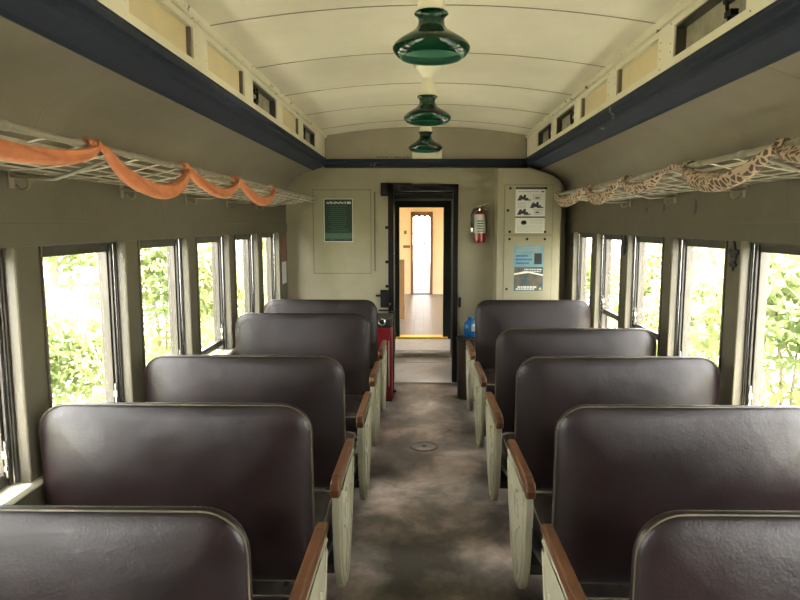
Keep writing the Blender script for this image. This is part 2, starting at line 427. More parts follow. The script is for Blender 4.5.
# headlining cove, clerestory, navy beam
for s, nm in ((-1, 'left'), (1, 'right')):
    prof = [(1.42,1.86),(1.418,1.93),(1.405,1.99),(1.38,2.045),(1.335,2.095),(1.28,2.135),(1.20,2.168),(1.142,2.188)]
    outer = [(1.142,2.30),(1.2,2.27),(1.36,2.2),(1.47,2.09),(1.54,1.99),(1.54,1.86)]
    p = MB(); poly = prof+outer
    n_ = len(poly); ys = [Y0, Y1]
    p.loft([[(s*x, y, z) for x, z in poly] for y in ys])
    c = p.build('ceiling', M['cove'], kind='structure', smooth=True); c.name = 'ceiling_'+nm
    sm = MB()
    for k in (-.6, 2.3, 5.4):
        sm.loft([[(s*(x-.001), y, z-.001) for x, z in prof] + [(s*(x+.002), y, z+.003) for x, z in reversed(prof)] for y in (k, k+.002)])
    sm.build('cove_seam', M['bulkhead'], c)
    bp = [(1.00,2.305),(1.00,2.292),(.992,2.286),(.992,2.262),(1.004,2.256),(1.012,2.246),(1.012,2.232),(1.03,2.222),(1.115,2.196),(1.135,2.186),(1.145,2.20),(1.145,2.305)]
    MB().loft([[(s*x, y, z) for x, z in bp] for y in (Y0, Y1)]).build('trim_%s_beam' % nm, M['navy'], kind='structure', bevel=.002)
    # clerestory frame
    cf = MB()
    cl = [(2.2+.79*k, 2.2+.79*k+.61) for k in range(-4, 5)]
    x0, x1 = 1.012, 1.05
    zb, zt = 2.345, 2.475
    cf.box(s*x0, s*x1, Y0, Y1, 2.29, zb); cf.box(s*x0, s*x1, Y0, Y1, zt, 2.56)
    ed = [Y0] + [e for q in cl for e in q] + [Y1]
    for i in range(0, len(ed), 2): cf.box(s*x0, s*x1, ed[i], ed[i+1], zb, zt)
    cf.box(s*1.075, s*1.10, Y0, Y1, 2.27, 2.6)  # hidden outer skin behind the panes, added to block daylight
    wall = cf.build('wall_%s_clerestory' % nm, M['cream'], kind='structure')
    st = MB()
    st.prism([(s*1.012, 2.500), (s*.998, 2.503), (s*.992, 2.515), (s*.985, 2.545), (s*1.012, 2.55)], 'y', Y0, Y1)
    for i in range(0, len(ed)):
        pass
    st.build('cornice_moulding', M['cornice'], wall, bevel=.002)
    rb = MB()
    for i in range(0, len(ed), 2):
        for yy in (ed[i]+.03, ed[i+1]-.03):
            for zz in (2.33, 2.375, 2.41, 2.445, 2.49):
                if random.random() < .6: rb.lathe([(.004,0),(.002,-.002)], (s*1.012, yy, zz), 6, 'x')
    rb.build('screw_head', M['seam'], wall, kind='stuff')
    dark = {6, 8, 3} if s < 0 else {4, 7, 8}
    for i, (a, b) in enumerate(cl):
        root = empty('window_%d' % (30+i+(0 if s < 0 else 20)), (s*1.05, (a+b)/2, zb)); root['kind'] = 'structure'
        h = (b-a)/2; H = zt-zb
        if i in dark:
            MB().box(s*.010, s*.014, -h, h, 0, H).build('vent_screen', M['vent'], root)
            fr = MB()
            fr.box(s*-.03, s*.01, -h, -h+.012, 0, H); fr.box(s*-.03, s*.01, h-.012, h, 0, H); fr.box(s*-.03, s*.01, -h, h, H-.012, H)
            fr.build('vent_frame', M['sash'], root)
            mc = MB()
            mc.tube([(s*-.012, -h*.45, .01), (s*-.016, -h*.40, .06), (s*-.010, -h*.32, .12)], .007, 8)
            mc.box(s*-.02, s*.008, -h*.52, -h*.36, .03, .05)
            mc.box(s*-.016, s*.008, -h*.6, -h*.28, .085, .10)
            mc.build('vent_lever', M['black'], root)
        else:
            MB().box(s*-.014, s*.004, -h, h, 0, H).build('board_pane', M['tan'], root)
            fr = MB(); fr.box(s*-.03, s*-.013, h-.02, h-.004, .0, H); fr.build('pane_bead', M['seam'], root)

# curved upper ceiling with battens
def arc(x): return 2.53 + .085*(1-(x/1.0)**2)
xs = [-1.06+2.12*i/28 for i in range(29)]
c = MB()
c.loft([[(x, y, arc(x)) for x in xs] + [(x, y, arc(x)+.08) for x in reversed(xs)] for y in (Y0, Y1+.1)])
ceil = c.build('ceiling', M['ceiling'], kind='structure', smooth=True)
xb = [-.99+1.98*i/24 for i in range(25)]
for k in range(-4, 5):
    y = 2.97+.79*k
    b = MB().loft([[(x, y+q*.003, arc(x)-.003) for x in xb] + [(x, y+q*.003, arc(x)+.004) for x in reversed(xb)] for q in (-1, 1)])
    b.build('ceiling_batten', M['seamc'], ceil)

# unseen rear wall, kept close and dark to cut light on the seat backs
rw = MB().box(-W, W, Y0-.1, Y0, 0, 2.62).build('wall_back', M['brown'], kind='structure')

# ------------------------------------------------------------------ front end wall with doorway
DX0, DX1, DZ = -.36, .31, 2.02
e = MB()
Ya, Yb = Y1, Y1+.08
e.box(-W, DX0, Ya, Yb, 0, 2.62); e.box(DX1, W, Ya, Yb, 0, 2.62); e.box(DX0, DX1, Ya, Yb, DZ, 2.62)
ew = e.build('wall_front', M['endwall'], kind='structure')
MB().box(-1.0, 1.0, Ya-.006, Ya, 2.29, 2.60).build('bulkhead_panel', M['bulkhead'], ew)
ch = MB()
random.seed(3)
for k in range(16):
    x = random.uniform(-.5,-.12); w_ = random.uniform(.008,.03); ch.box(x, x+w_, Ya-.0072, Ya-.006, 2.312, 2.318+random.uniform(0,.006))
ch.box(-.13,-.09, Ya-.0075, Ya-.006, 2.31, 2.34)
ch.build('chipped_paint_patch', M['seam'], ew)
bp = [(0,2.295),(-.05,2.295),(-.055,2.285),(-.055,2.262),(-.045,2.255),(-.045,2.225),(-.03,2.215),(0,2.21)]
MB().loft([[(x, Ya+y, z) for y, z in bp] for x in (-1.02, 1.02)]).build('trim_front_beam', M['navy'], kind='structure', bevel=.002)
# black door casing
d = MB()
d.box(DX0-.02, DX0+.035, Ya-.02, Yb+.02, 0, DZ+.03); d.box(DX1-.03, DX1+.02, Ya-.02, Yb+.02, 0, DZ+.03)
d.box(DX0-.02, DX1+.02, Ya-.02, Yb+.02, DZ-.04, DZ+.03)
dr = d.build('door_1', M['black'], kind='structure', bevel=.003)
MB().box(DX0+.04, DX0+.044, Ya-.024, Ya-.02, .9, 1.75).build('chrome_edge_strip', M['chrome'], dr)
hg = MB()
for z in (.35, .85, 1.0, 1.25, 1.6): hg.box(DX0-.05, DX0-.018, Ya-.012, Ya, z, z+.03)
hg.box(DX0-.10, DX0-.02, Ya-.05, Ya, .80, .98); hg.box(DX0-.15, DX0-.09, Ya-.035, Ya, .91, .93); hg.box(DX0-.12, DX0-.02, Ya-.03, Ya, .76, .775)
hg.build('door_catch', M['black'], dr, bevel=.004)
MB().lathe([(.004,0),(.02,-.01),(.022,-.03),(.012,-.045)], (DX0-.005, Ya-.03, .84), 16, 'y').build('door_knob', M['chrome'], dr, smooth=True)
MB().box(DX1+.035, DX1+.055, Ya-.012, Ya, .80, .90).build('strike_plate', M['black'], dr, bevel=.003)

# access panel on the left of the end wall
ap = MB()
ax0, ax1, az0, az1 = -1.14, -.56, 1.15, 1.99
ap.box(ax0, ax1, Ya-.006, Ya, az0, az1)
apo = ap.build('access_panel', M['endwall'], ew, bevel=.002)
gr = MB()
for a in ((ax0-.006, ax0, az0-.006, az1+.006), (ax1, ax1+.006, az0-.006, az1+.006), (ax0, ax1, az0-.006, az0), (ax0, ax1, az1, az1+.006)):
    gr.box(a[0], a[1], Ya-.0015, Ya, a[2], a[3])
gr.build('panel_gap', M['seam'], ew)
o = MB().tube([(-.515,Ya-.012,1.17),(-.515,Ya-.012,1.97)], .006, 8).build('wall_conduit', M['wall'], smooth=True); tag(o, 'thin vertical painted pipe on the end wall left of the doorway', 'pipe')
# door closer
dc = empty('door_closer', (-.40, Ya-.001, 1.99))
tag(dc, 'black door closer with a thin arm, at the top left corner of the end doorway', 'door closer')
MB().box(-.05, .02, -.07, 0, -.06, .07).build('closer_body', M['black'], dc, bevel=.008)
MB().tube([(0,-.06,.066), (.26,-.05,.062)], .006, 8).build('closer_arm', M['black'], dc)

# locker cabinet on the right of the end wall
cb0, cb1, cf_ = .69, 1.30, 6.24
cab = empty('locker_cabinet', (cb0, cf_, 0)); tag(cab, 'tall olive-painted locker cabinet in the right end corner behind the seats', 'cabinet')
MB().box(0, cb1-cb0, 0, Ya-cf_-.002, .0, 2.03).build('cabinet_body', M['endwall'], cab, bevel=.004)
MB().prism([(0,2.03),(cb1-cb0,2.03),(.59,2.07),(.53,2.105),(.44,2.14),(.36,2.165),(.29,2.178),(0,2.178)], 'y', 0, Ya-cf_-.06).build('cabinet_top', M['endwall'], cab, bevel=.003)
for z0, z1, scs in ((1.555, 2.02, ((.03,1.78),(.09,1.99),(.43,1.99),(.09,1.575),(.43,1.575))), (.6, 1.535, ((.09,1.505),(.26,1.505),(.43,1.505),(.03,1.02),(.43,.8)))):
    dd = MB().box(.07, .53, -.008, 0, z0, z1).build('cabinet_door', M['endwall'], cab, bevel=.002)
    g = MB()
    for a in ((.066,.07,z0,z1),(.53,.534,z0,z1),(.066,.534,z0-.004,z0),(.066,.534,z1,z1+.004)):
        g.box(a[0], a[1], -.0015, 0, a[2], a[3])
    g.build('door_gap', M['seam'], dd)
    for x, z in scs:
        MB().lathe([(.012,0),(.012,-.003),(.005,-.006)], (x+.03 if x > .05 else x+.07, -.008, z), 12, 'y').build('screw', M['black'], dd)

# posters
def poster(x0, x1, z0, z1, y, base, name, label, cat, parts):
    w_, h_ = x1-x0, z1-z0
    root = empty(name, ((x0+x1)/2, y, (z0+z1)/2)); tag(root, label, cat)
    MB().box(-w_/2, w_/2, -.0015, 0, -h_/2, h_/2).build('sheet', base, root)
    for nm, m_, rects in parts:
        g = MB()
        for a, b, c_, d_ in rects: g.box(-w_/2+a*w_, -w_/2+b*w_, -.0022, -.0015, h_/2-c_*h_, h_/2-d_*h_)
        g.build(nm, m_, root)
    return root
random.seed(5)
tl = lambda n_, y0, dy, x0, x1, th: [(x0+random.uniform(0,.08), x1-random.uniform(0,.12), y0+dy*i, y0+dy*i+th) for i in range(n_)]
def words(y, x0, x1, th, wmin=.03, wmax=.09):
    o = []; x = x0
    while x < x1-wmin:
        w_ = min(random.uniform(wmin, wmax), x1-x); o.append((x, x+w_, y, y+th)); x += w_+.018
    return o
gp = []
for i in range(13): gp += words(.17+i*.047, .14+random.uniform(0,.12), .88-random.uniform(0,.12), .014)
head = []
for i in range(15): head.append((.10+i*.045, .10+i*.045+.03, .075+.012*math.sin(i*1.7), .115+.012*math.sin(i*2.3)))
poster(-1.032, -.738, 1.468, 1.905, Ya-.007, M['white'], 'poster', 'dark green poster with white lettering on the left end wall panel', 'poster',
    [('green_ground', M['pgreen'], [(.02,.98,.015,.985)]),
     ('pale_green_band', M['pgreen2'], [(.021,.979,.79,.93)]),
     ('script_heading', M['white'], [])])
o = [q for q in COL.objects if q.name == 'poster'][0]
w_, h_ = .294, .437
g = MB()
for a, b, c_, d_ in head + [(.80,.93,.07,.12)]: g.box(-w_/2+a*w_, -w_/2+b*w_, -.0032, -.0026, h_/2-c_*h_, h_/2-d_*h_)
bpy.data.objects.remove([q for q in kids(o) if q.name.startswith('script')][0])
g.build('script_heading', M['white'], o)
for q in kids(o):
    if q.name.startswith('pale'): q.location.y = -.0006
g = MB()
for a, b, c_, d_ in gp + words(.82,.12,.45,.02) + words(.86,.12,.5,.02) + words(.82,.62,.9,.02)+words(.86,.6,.9,.03)+words(.945,.2,.4,.015)+words(.945,.7,.9,.015): g.box(-w_/2+a*w_, -w_/2+b*w_, -.0034, -.0029, h_/2-c_*h_, h_/2-d_*h_)
g.build('text_lines', M['ptext'], o)
# black and white notice
loc = []
for (bx, by) in ((.09,.17),(.52,.33),(.09,.48)):
    loc += [(bx,bx+.34,by+.06,by+.10),(bx+.02,bx+.26,by+.025,by+.06),(bx+.05,bx+.12,by,by+.03),(bx+.18,bx+.26,by-.01,by+.03),(bx-.03,bx+.1,by+.09,by+.12),(bx+.2,bx+.42,by+.095,by+.12)]
tx = []
for bx, by in ((.58,.16),(.06,.33),(.62,.48)):
    for j in range(5): tx += words(by+j*.026, bx, bx+.3, .010)
for j in range(4): tx += words(.70+j*.03, .5, .93, .009)
for j in range(6): tx += words(.84+j*.024, .06, .94, .008)
tx += words(.085, .08, .8, .018)
poster(.862, 1.146, 1.563, 2.0, cf_-.0085, M['white'], 'notice', 'black and white notice with three dark engine pictures, upper sheet on the locker cabinet', 'notice',
    [('header_bar', M['ink'], [(0,1,0,.045)]), ('dark_engine_picture', M['ink'], loc), ('middle_bar', M['ink'], [(0,1,.635,.665)]),
     ('oval_emblem', M['ink'], [(.2,.38,.74,.80),(.23,.35,.725,.815)]), ('text_lines', M['grey'], tx), ('bold_text', M['ink'], [(.86,.96,.085,.11),(.66,.8,.22,.25),(.68,.8,.53,.56)])])
poster(.855, 1.146, .995, 1.44, cf_-.0085, M['psky'], 'poster', 'light blue poster with a landscape photo, lower sheet on the locker cabinet', 'poster',
    [('landscape_photo', M['pbrown'], [(.02,.98,.46,.98)]), ('small_dark_photo', M['ink'], [(.68,.93,.16,.40)]), ('photo_inset', M['pbrown'], []),
     ('script_text', M['blue'], words(.20,.07,.5,.035)+words(.28,.07,.6,.035)+words(.36,.07,.5,.035)),
     ('heading', M['grey'], words(.08,.08,.9,.03)+words(.03,.3,.9,.02)), ('white_text', M['white'], [])])
o = [q for q in COL.objects if q.name == 'poster.001'][0]
for q in kids(o):
    if q.name.startswith('photo_inset') or q.name.startswith('white_text'): bpy.data.objects.remove(q)
w_, h_ = .291, .445
g = MB()
for a, b, c_, d_ in words(.88,.14,.8,.04,.05,.12)+words(.93,.08,.75,.03,.05,.1)+words(.50,.35,.95,.03)+words(.55,.3,.9,.02): g.box(-w_/2+a*w_, -w_/2+b*w_, -.0032, -.0023, h_/2-c_*h_, h_/2-d_*h_)
g.build('white_text', M['white'], o)
MB().prism([(-.14,-.045),(-.02,-.02),(.14,-.055),(.14,-.068),(0,-.04),(-.14,-.06)], 'y', -.003, -.0023).build('pale_road', M['porcelain'], o)
MB().lathe([(.012,-.0023),(.012,-.0032)], (.115, 0, -.195), 16, 'y').build('round_emblem', M['yellow'], o)
# plaque on the left wall just short of the end wall
pl = empty('wall_plaque', (-W+.0005, 6.36, 1.38)); tag(pl, 'narrow red-brown printed plaque on the left wall beside the last window', 'plaque')
MB().box(0, .006, -.07, .12, -.10, .14).build('red_panel', M['plaque'], pl)
MB().box(0, .006, -.07, .12, -.32, -.105).build('white_panel', M['white'], pl)

# thin box under the last lamp, on the bulkhead
jb = MB().box(-.135, .16, Ya-.07, Ya-.006, 2.296, 2.40).build('junction_box', M['cream'], bevel=.003)
tag(jb, 'cream painted flat box on the end bulkhead just below the farthest green lamp', 'box')

# fire extinguisher
fx = empty('fire_extinguisher', (.545, Ya-.075, 1.46)); tag(fx, 'red fire extinguisher with silver handle hung right of the end doorway', 'fire extinguisher')
MB().lathe([(.03,0),(.052,.006),(.056,.02),(.056,.27),(.05,.295),(.03,.315),(.018,.322)], (0,0,0), 28).build('cylinder', M['redx'], fx, smooth=True)
MB().lathe([(.0567,.10),(.0567,.285)], (0,0,0), 28, cap=False).build('label', M['white'], fx, smooth=True)
g = MB()
for z in (.115,.14,.165,.19,.215): g.box(-.03, .03, -.0585, -.05, z, z+.01)
g.build('label_text', M['ink'], fx)
MB().lathe([(.018,.315),(.02,.33),(.02,.355),(.012,.36)], (0,0,0), 16).build('valve', M['chrome'], fx, smooth=True)
g = MB(); g.prism([(-.03,.352),(.09,.392),(.088,.402),(-.03,.366)], 'y', -.012, .012); g.prism([(-.02,.34),(.085,.322),(.087,.332),(-.02,.352)], 'y', -.012, .012)
g.build('handle', M['chrome'], fx, bevel=.002)
MB().tube([(-.015,-.0,.345),(-.06,-.01,.335),(-.085,-.01,.28),(-.088,-.01,.2),(-.078,-.01,.14)], .010, 10).build('hose', M['rubber'], fx, smooth=True)
MB().lathe([(.008,0),(.016,.02),(.018,.05)], (-.078,-.01,.10), 12).build('nozzle', M['chrome'], fx, smooth=True)
g = MB(); g.box(-.02,.02,.05,.074,.05,.34); g.build('wall_bracket', M['black'], fx)

# fleur-de-lis stencils painted on the right-hand window posts
def fleur(y, z, sc, wall):
    pr = MB()
    def petal(pts):
        pr.add([(W-.010, y+p*sc, z+q*sc) for p, q in pts] + [(W-.0005, y+p*sc, z+q*sc) for p, q in pts],
               [tuple(range(len(pts))), tuple(range(2*len(pts)-1, len(pts)-1, -1))] + [(i, (i+1) % len(pts), (i+1) % len(pts)+len(pts), i+len(pts)) for i in range(len(pts))])
    petal([(0,1),(.16,.72),(.2,.45),(.12,.15),(.05,-.05),(-.05,-.05),(-.12,.15),(-.2,.45),(-.16,.72)])
    for q in (-1, 1):
        petal([(q*a, b) for a, b in ((.14,-.05),(.2,.2),(.34,.45),(.5,.52),(.62,.4),(.6,.2),(.52,.25),(.5,.34),(.42,.3),(.36,.1),(.28,-.05))])
        petal([(q*a, b) for a, b in ((.08,-.2),(.14,-.45),(.28,-.6),(.4,-.5),(.42,-.38),(.34,-.42),(.26,-.42),(.2,-.2))])
    petal([(-.34,-.08),(.34,-.08),(.34,-.17),(-.34,-.17)])
    petal([(.06,-.2),(.1,-.5),(0,-.85),(-.1,-.5),(-.06,-.2)])
    o = pr.build('fleur_de_lis_stencil', M['iron'], wall)
    o['label'] = 'black fleur-de-lis stencil'
wr = bpy.data.objects['wall_right']
for y in (3.018, 4.628, 6.24): fleur(y, 1.495, .075, wr)
sp = MB()
for (yy, zz, hh) in ((3.47,1.74,.045),(3.92,1.745,.03),(4.22,1.74,.02)):
    sp.prism([(yy-.01,zz-hh*.5),(yy+.012,zz-hh),(yy+.02,zz-.1*hh),(yy+.008,zz+hh),(yy-.012,zz+hh*.5),(yy-.018,zz)], 'x', W-.002, W-.0005)
sp.build('peeled_paint_patch', M['iron'], wr)

# ------------------------------------------------------------------ floor hatch
dh = MB().lathe([(.088,.001),(.092,.006),(.106,.006),(.112,.001)], (0,0,0), 40, cap=False)
root = empty('floor_drain', (-.02, 4.62, 0)); tag(root, 'round metal drain cover set in the aisle floor', 'drain cover')
dh.build('ring', mat('worn_brass', (.10,.08,.055), .5, metal=.3), root, smooth=True)
MB().lathe([(.087,.0012),(.087,.004)], (0,0,0), 40).build('cover', M['floor'], root)
MB().lathe([(.02,.004),(.02,.007)], (0,0,0), 16).build('lift_hole', M['iron'], root)

# ------------------------------------------------------------------ seats
def make_seat(side, flip):
    """side -1 left of aisle, +1 right. flip=False: faces away from the camera"""
    g = -1 if not flip else 1          # which way the back leans in y
    root = empty('bench_seat', (side*.87, 0, 0))
    ai = -side                         # direction of the aisle in local x
    bt = .348
    ty, hh = (.03, .674) if not flip else (.04, .666)
    yb = .365 if not flip else .26
    L_ = math.hypot(ty, hh); cy, cz = ty/L_, hh/L_
    def bm_(u, v, d):      # v up along the lean, d normal
        bow = .046*max(0, 1-abs(u/.486)**5)*max(0, 1-(2*v/L_-1)**2)*(1 if d > 0 else -.6)*min(1, abs(d)/.02)
        d += bow
        return (u, g*(yb + v*cy + d*cz), bt + v*cz - d*cy)
    w, h, t = .972, L_, .044
    MB().slab(w, h, t, .105, .04, bm_, .006, .014).build('backrest', M['vinyl'], root, smooth=True)
    br = [k for k in COL.objects if k.parent == root][-1]
    def rr(ins, d):
        pts = []
        for cx, cyy, r, a0 in ((w/2,0,.04,-90),(w/2,h,.105,0),(-w/2,h,.105,90),(-w/2,0,.04,180)):
            ex = cx-math.copysign(r, cx); ey = cyy+(r if cyy == 0 else -r)
            for k in range(9):
                a = R(a0+90*k/8); q = r-ins; pts.append(bm_(ex+q*math.cos(a), ey+q*math.sin(a), d))
        return pts
    MB().tube(rr(.003, .012), .0028, 6, True).build('piping', M['piping'], br, smooth=True)
    MB().tube(rr(.045, -.0205), .0028, 6, True).build('welt_seam', M['vinyl'], br, smooth=True)
    # cushion
    cw, cd = .955, .53
    yc0 = -.215 if not flip else -.26
    yc0 = -.31
    if flip: yc0 = -.20
    def cm(u, v, d):
        return (u, -g*(yc0 + v), .385 + d + (.022*max(0, 1-(u/.478)**2)*max(0, 1-(2*v/cd-1)**2) if d > .04 else 0))
    cu = MB().slab(cw, cd, .13, .05, .04, cm, .018, .03).build('seat_cushion', M['vinyl'], root, smooth=True)
    def cr(d):
        pts = []
        for cx, cyy, r, a0 in ((cw/2,0,.04,-90),(cw/2,cd,.05,0),(-cw/2,cd,.05,90),(-cw/2,0,.04,180)):
            ex = cx-math.copysign(r, cx); ey = cyy+(r if cyy == 0 else -r)
            for k in range(7):
                a = R(a0+90*k/6); q = r-.004; pts.append(cm(ex+q*math.cos(a), ey+q*math.sin(a), d))
        return pts
    MB().tube(cr(.052), .004, 6, True).build('piping', M['piping'], cu, smooth=True)
    # frame under the cushion and pedestal
    fr = MB(); fr.box(min(-.45,ai*.53), max(.45,ai*.53), -.19, .19, .27, .315)
    fr.build('seat_frame', M['iron'], root, bevel=.004)
    for x in (-.30, .36):
        pd = MB()
        pd.prism([(-.16,0),(.16,0),(.15,.03),(.06,.08),(.05,.22),(.15,.27),(-.15,.27),(-.05,.22),(-.06,.08),(-.15,.03)], 'x', x*side*-1-.02, x*side*-1+.02)
        pd.build('pedestal', M['iron'], root, bevel=.004)
    fb = MB(); fb.tube([(-.40, .20, .11), (.40, .20, .11)], .013, 10); fb.box(-.30,-.28,.0,.2,.10,.12); fb.box(.28,.30,.0,.2,.10,.12)
    fb.build('foot_rail', M['iron'], root)
    # aisle side: cast panel, arm, back link
    xi, xo = ai*.532, ai*.570
    prof = [(-.255,.645),(-.265,.56),(-.250,.46),(-.245,.38),(-.225,.30),(-.185,.225),(-.13,.175),(-.075,.160),(-.03,.17),(.02,.21),(.09,.29),(.145,.38),(.185,.47),(.215,.55),(.24,.61),(.25,.645)]
    MB().prism(prof, 'x', xi, xo-ai*.008).build('end_panel', M['casting'], root, bevel=.006)
    pan = [k for k in COL.objects if k.parent == root][-1]
    ctr = (-.02, .43)
    rim = MB()
    ins = [(ctr[0]+(p-ctr[0])*.90, ctr[1]+(q-ctr[1])*.93) for p, q in prof]
    rim.tube([(xo-ai*.008, p, q) for p, q in ins], .007, 6, True)
    sc = []
    for k in range(34):
        a = k/33*2.6*math.pi; r_ = .020+.062*k/33
        sc.append((xo-ai*.008, -.06+r_*math.cos(a)*.9, .50+r_*math.sin(a)*.9))
    rim.tube(sc, .006, 6)
    rim.tube([(xo-ai*.008, -.13+.10*q+.06*math.sin(q*5), .44-.22*q) for q in [i/10 for i in range(11)]], .006, 6)
    rim.tube([(xo-ai*.008, .06+.05*math.cos(q*3)-.05*q, .52-.24*q) for q in [i/10 for i in range(11)]], .006, 6)
    rim.build('scroll_relief', M['casting'], pan, smooth=True)
    ar = MB()
    apf = [(-.285,.625),(-.29,.655),(-.275,.683),(-.22,.692),(.20,.680),(.262,.672),(.275,.655),(.262,.642),(.0,.645),(-.20,.645),(-.255,.615)]
    ar.prism(apf, 'x', ai*.528, ai*.565)
    ar.build('armrest', M['wood'], root, bevel=.010, bseg=3)
    lk = MB()
    for xx in ((-.492, .515) if ai > 0 else (-.515, .492)):
        lk = MB()
        lk.prism([(g*(yb+.01), .43), (g*(yb+.04), .56), (g*(yb+.065), .56), (g*(yb+.04), .42), (g*.02, .33), (g*-.02, .35)], 'x', xx-.003, xx+.003)
        lk.build('back_link', M['iron'], root)
    # wall side: small iron arm
    wa = MB(); wa.prism([(-.22,.60),(-.22,.635),(.22,.635),(.22,.60),(.12,.58),(.08,.3),(-.08,.3),(-.12,.58)], 'x', -ai*.478, -ai*.490)
    wa.build('wall_side_arm', M['iron'], root, bevel=.004)
    return root
protos = {}
ROW = lambda n_: 1.75+.833*n_
seatinfo = [
 (-1,0,False,'dark vinyl bench seat left of the aisle, nearest the camera'),
 (-1,1,False,'worn shiny dark vinyl bench seat, second from the camera left of the aisle'),
 (-1,2,False,'dark vinyl bench seat, third from the camera left of the aisle'),
 (-1,3,True,'dark vinyl bench facing the camera, second farthest left of the aisle'),
 (-1,4,True,'farthest dark vinyl bench left of the aisle, beside the red container'),
 (1,0,False,'dark vinyl bench seat right of the aisle, nearest the camera'),
 (1,1,False,'broad dark vinyl bench seat second from the camera right of the aisle'),
 (1,2,False,'dark vinyl bench seat, third from the camera right of the aisle'),
 (1,3,False,'dark vinyl bench seat, fourth from the camera right of the aisle'),
 (1,4,True,'farthest dark vinyl bench right of the aisle, before the locker cabinet'),
]
for sd, rw_, fl, lab in seatinfo:
    key = (sd, fl)
    if key not in protos: protos[key] = make_seat(sd, fl); o = protos[key]
    else: o = copy_tree(protos[key])
    o.location = (sd*(.915 if rw_ < 2 else .90), ROW(rw_), 0)
    tag(o, lab, 'bench seat', 'walkover bench seats along the aisle')

# ------------------------------------------------------------------ lamps
def make_lamp():
    root = empty('ceiling_lamp', (0,0,0))     # origin at the ceiling
    zr = -.346                                 # rim height below the ceiling
    outer = [(.118,0),(.130,.010),(.143,.028),(.146,.042),(.140,.056),(.122,.074),(.098,.092),(.075,.108),(.060,.122),(.051,.138),(.048,.155),(.049,.168),(.056,.180),(.064,.187),(.063,.192)]
    outer = [(r, z*.84) for r, z in outer]
    inner = [(r-.005, z+.001) for r, z in outer]
    MB().lathe([(r, zr+z) for r, z in outer], (0,0,0), 48, cap=False).build('lamp_shade', M['shade'], root, smooth=True)
    sh = kids(root)[0]
    MB().lathe([(.118,zr),(.114,zr-.001)]+[(r, zr+z) for r, z in inner[:-3]], (0,0,0), 48, cap=False).build('shade_lining', M['lining'], sh, smooth=True)
    MB().lathe([(.030,-.075),(.034,-.09),(.046,-.13),(.054,-.165),(.056,-.180),(.050,-.186),(.020,-.188)], (0,0,0), 32).build('shade_holder', M['porcelain'], root, smooth=True)
    MB().lathe([(.085,0),(.086,-.012),(.078,-.020),(.060,-.034),(.042,-.055),(.030,-.078)], (0,0,0), 32).build('ceiling_rose', M['porcelain'], root, smooth=True)
    MB().lathe([(.012,-.16),(.014,-.20),(.026,-.235),(.030,-.26),(.024,-.285),(.008,-.298)], (0,0,0), 20).build('bulb', M['bulb'], root, smooth=True)
    return root
lamp = make_lamp()
for i, (y, lab) in enumerate(((2.50,'largest-looking emerald glass ceiling lamp, nearest the camera'), (4.07,'middle one of the three emerald glass ceiling lamps over the aisle'), (5.62,'farthest emerald glass ceiling lamp, above the cream box by the end bulkhead'))):
    o = lamp if i == 0 else copy_tree(lamp)
    o.location = (-.008, y, arc(0)+.001); tag(o, lab, 'lamp', 'green glass ceiling lamps')
lamp.location = (-.008, 2.50, arc(0)+.001)

# ------------------------------------------------------------------ luggage racks
FX, FZ, BX, BZ = 1.045, 1.885, 1.405, 1.83
def rack(s, ya, yb, label):
    root = empty('luggage_rack', (s*W, ya, BZ)); tag(root, label, 'luggage rack', 'wire luggage racks above the windows')
    ox, oy, oz = s*W, ya, BZ
    P = lambda x, y, z: (s*x-ox, y-oy, z-oz)
    fr = MB(); fr.tube([P(FX,ya,FZ), P(FX,yb,FZ)], .0105, 12)
    fr.build('front_rail', M['rail'], root, smooth=True)
    y = ya+.1; k = 0
    while y < yb-.05:
        cl = MB().lathe([(.0105,-.03),(.0135,-.024),(.0135,.024),(.0105,.03)], P(FX,y,FZ), 12, 'y'); y += .34
        cl.build('rail_collar', M['rail'], root, smooth=True)
    br = MB(); br.tube([P(BX-.01,ya,BZ), P(BX-.01,yb,BZ)], .0075, 10)
    br.build('back_rail', M['rail'], root, smooth=True)
    wi = MB()
    for q in (.16,.33,.50,.67,.84):
        x = FX+(BX-FX)*q; z = FZ+(BZ-FZ)*q - .014*math.sin(q*math.pi)
        wi.tube([P(x,ya,z), P(x,yb-.02,z)], .0032, 6)
    wi.tube([P(FX+.012,ya,FZ-.03), P(FX+.012,yb-.02,FZ-.03)], .003, 6)
    y = ya+.05
    while y < yb:
        wi.tube([P(FX, y, FZ-.008)]+[P(FX+(BX-FX)*q, y, FZ+(BZ-FZ)*q-.014*math.sin(q*math.pi)-.005) for q in (.05,.25,.5,.75,1)], .0028, 6); y += .19
    wi.build('wire_mesh', M['steel'], root)
    y = ya+.35
    while y < yb-.1:
        b = MB()
        b.tube([P(FX+.004,y,FZ-.012), P(FX+.10,y,FZ-.045), P(FX+.22,y,BZ-.03), P(W-.03,y,BZ-.025), P(W-.004,y,BZ-.02)], .007, 8)
        b.tube([P(W-.03,y,BZ-.028)]+[P(W-.045-.02*math.cos(a), y, BZ-.045-.02*math.sin(a)) for a in [R(x) for x in range(-60, 200, 26)]], .0045, 6)
        b.box(*[s*v-ox for v in (W-.006, W)], y-oy-.015, y-oy+.015, -.06, .01)
        b.build('bracket', M['rail'], root, smooth=True)
        y += .80
    return root
rack(-1, -.6, 6.1, 'long wire luggage rack on the left wall, draped with orange fabric')
rack(1, -.6, 5.3, 'long wire luggage rack on the right wall, draped with spotted netting')

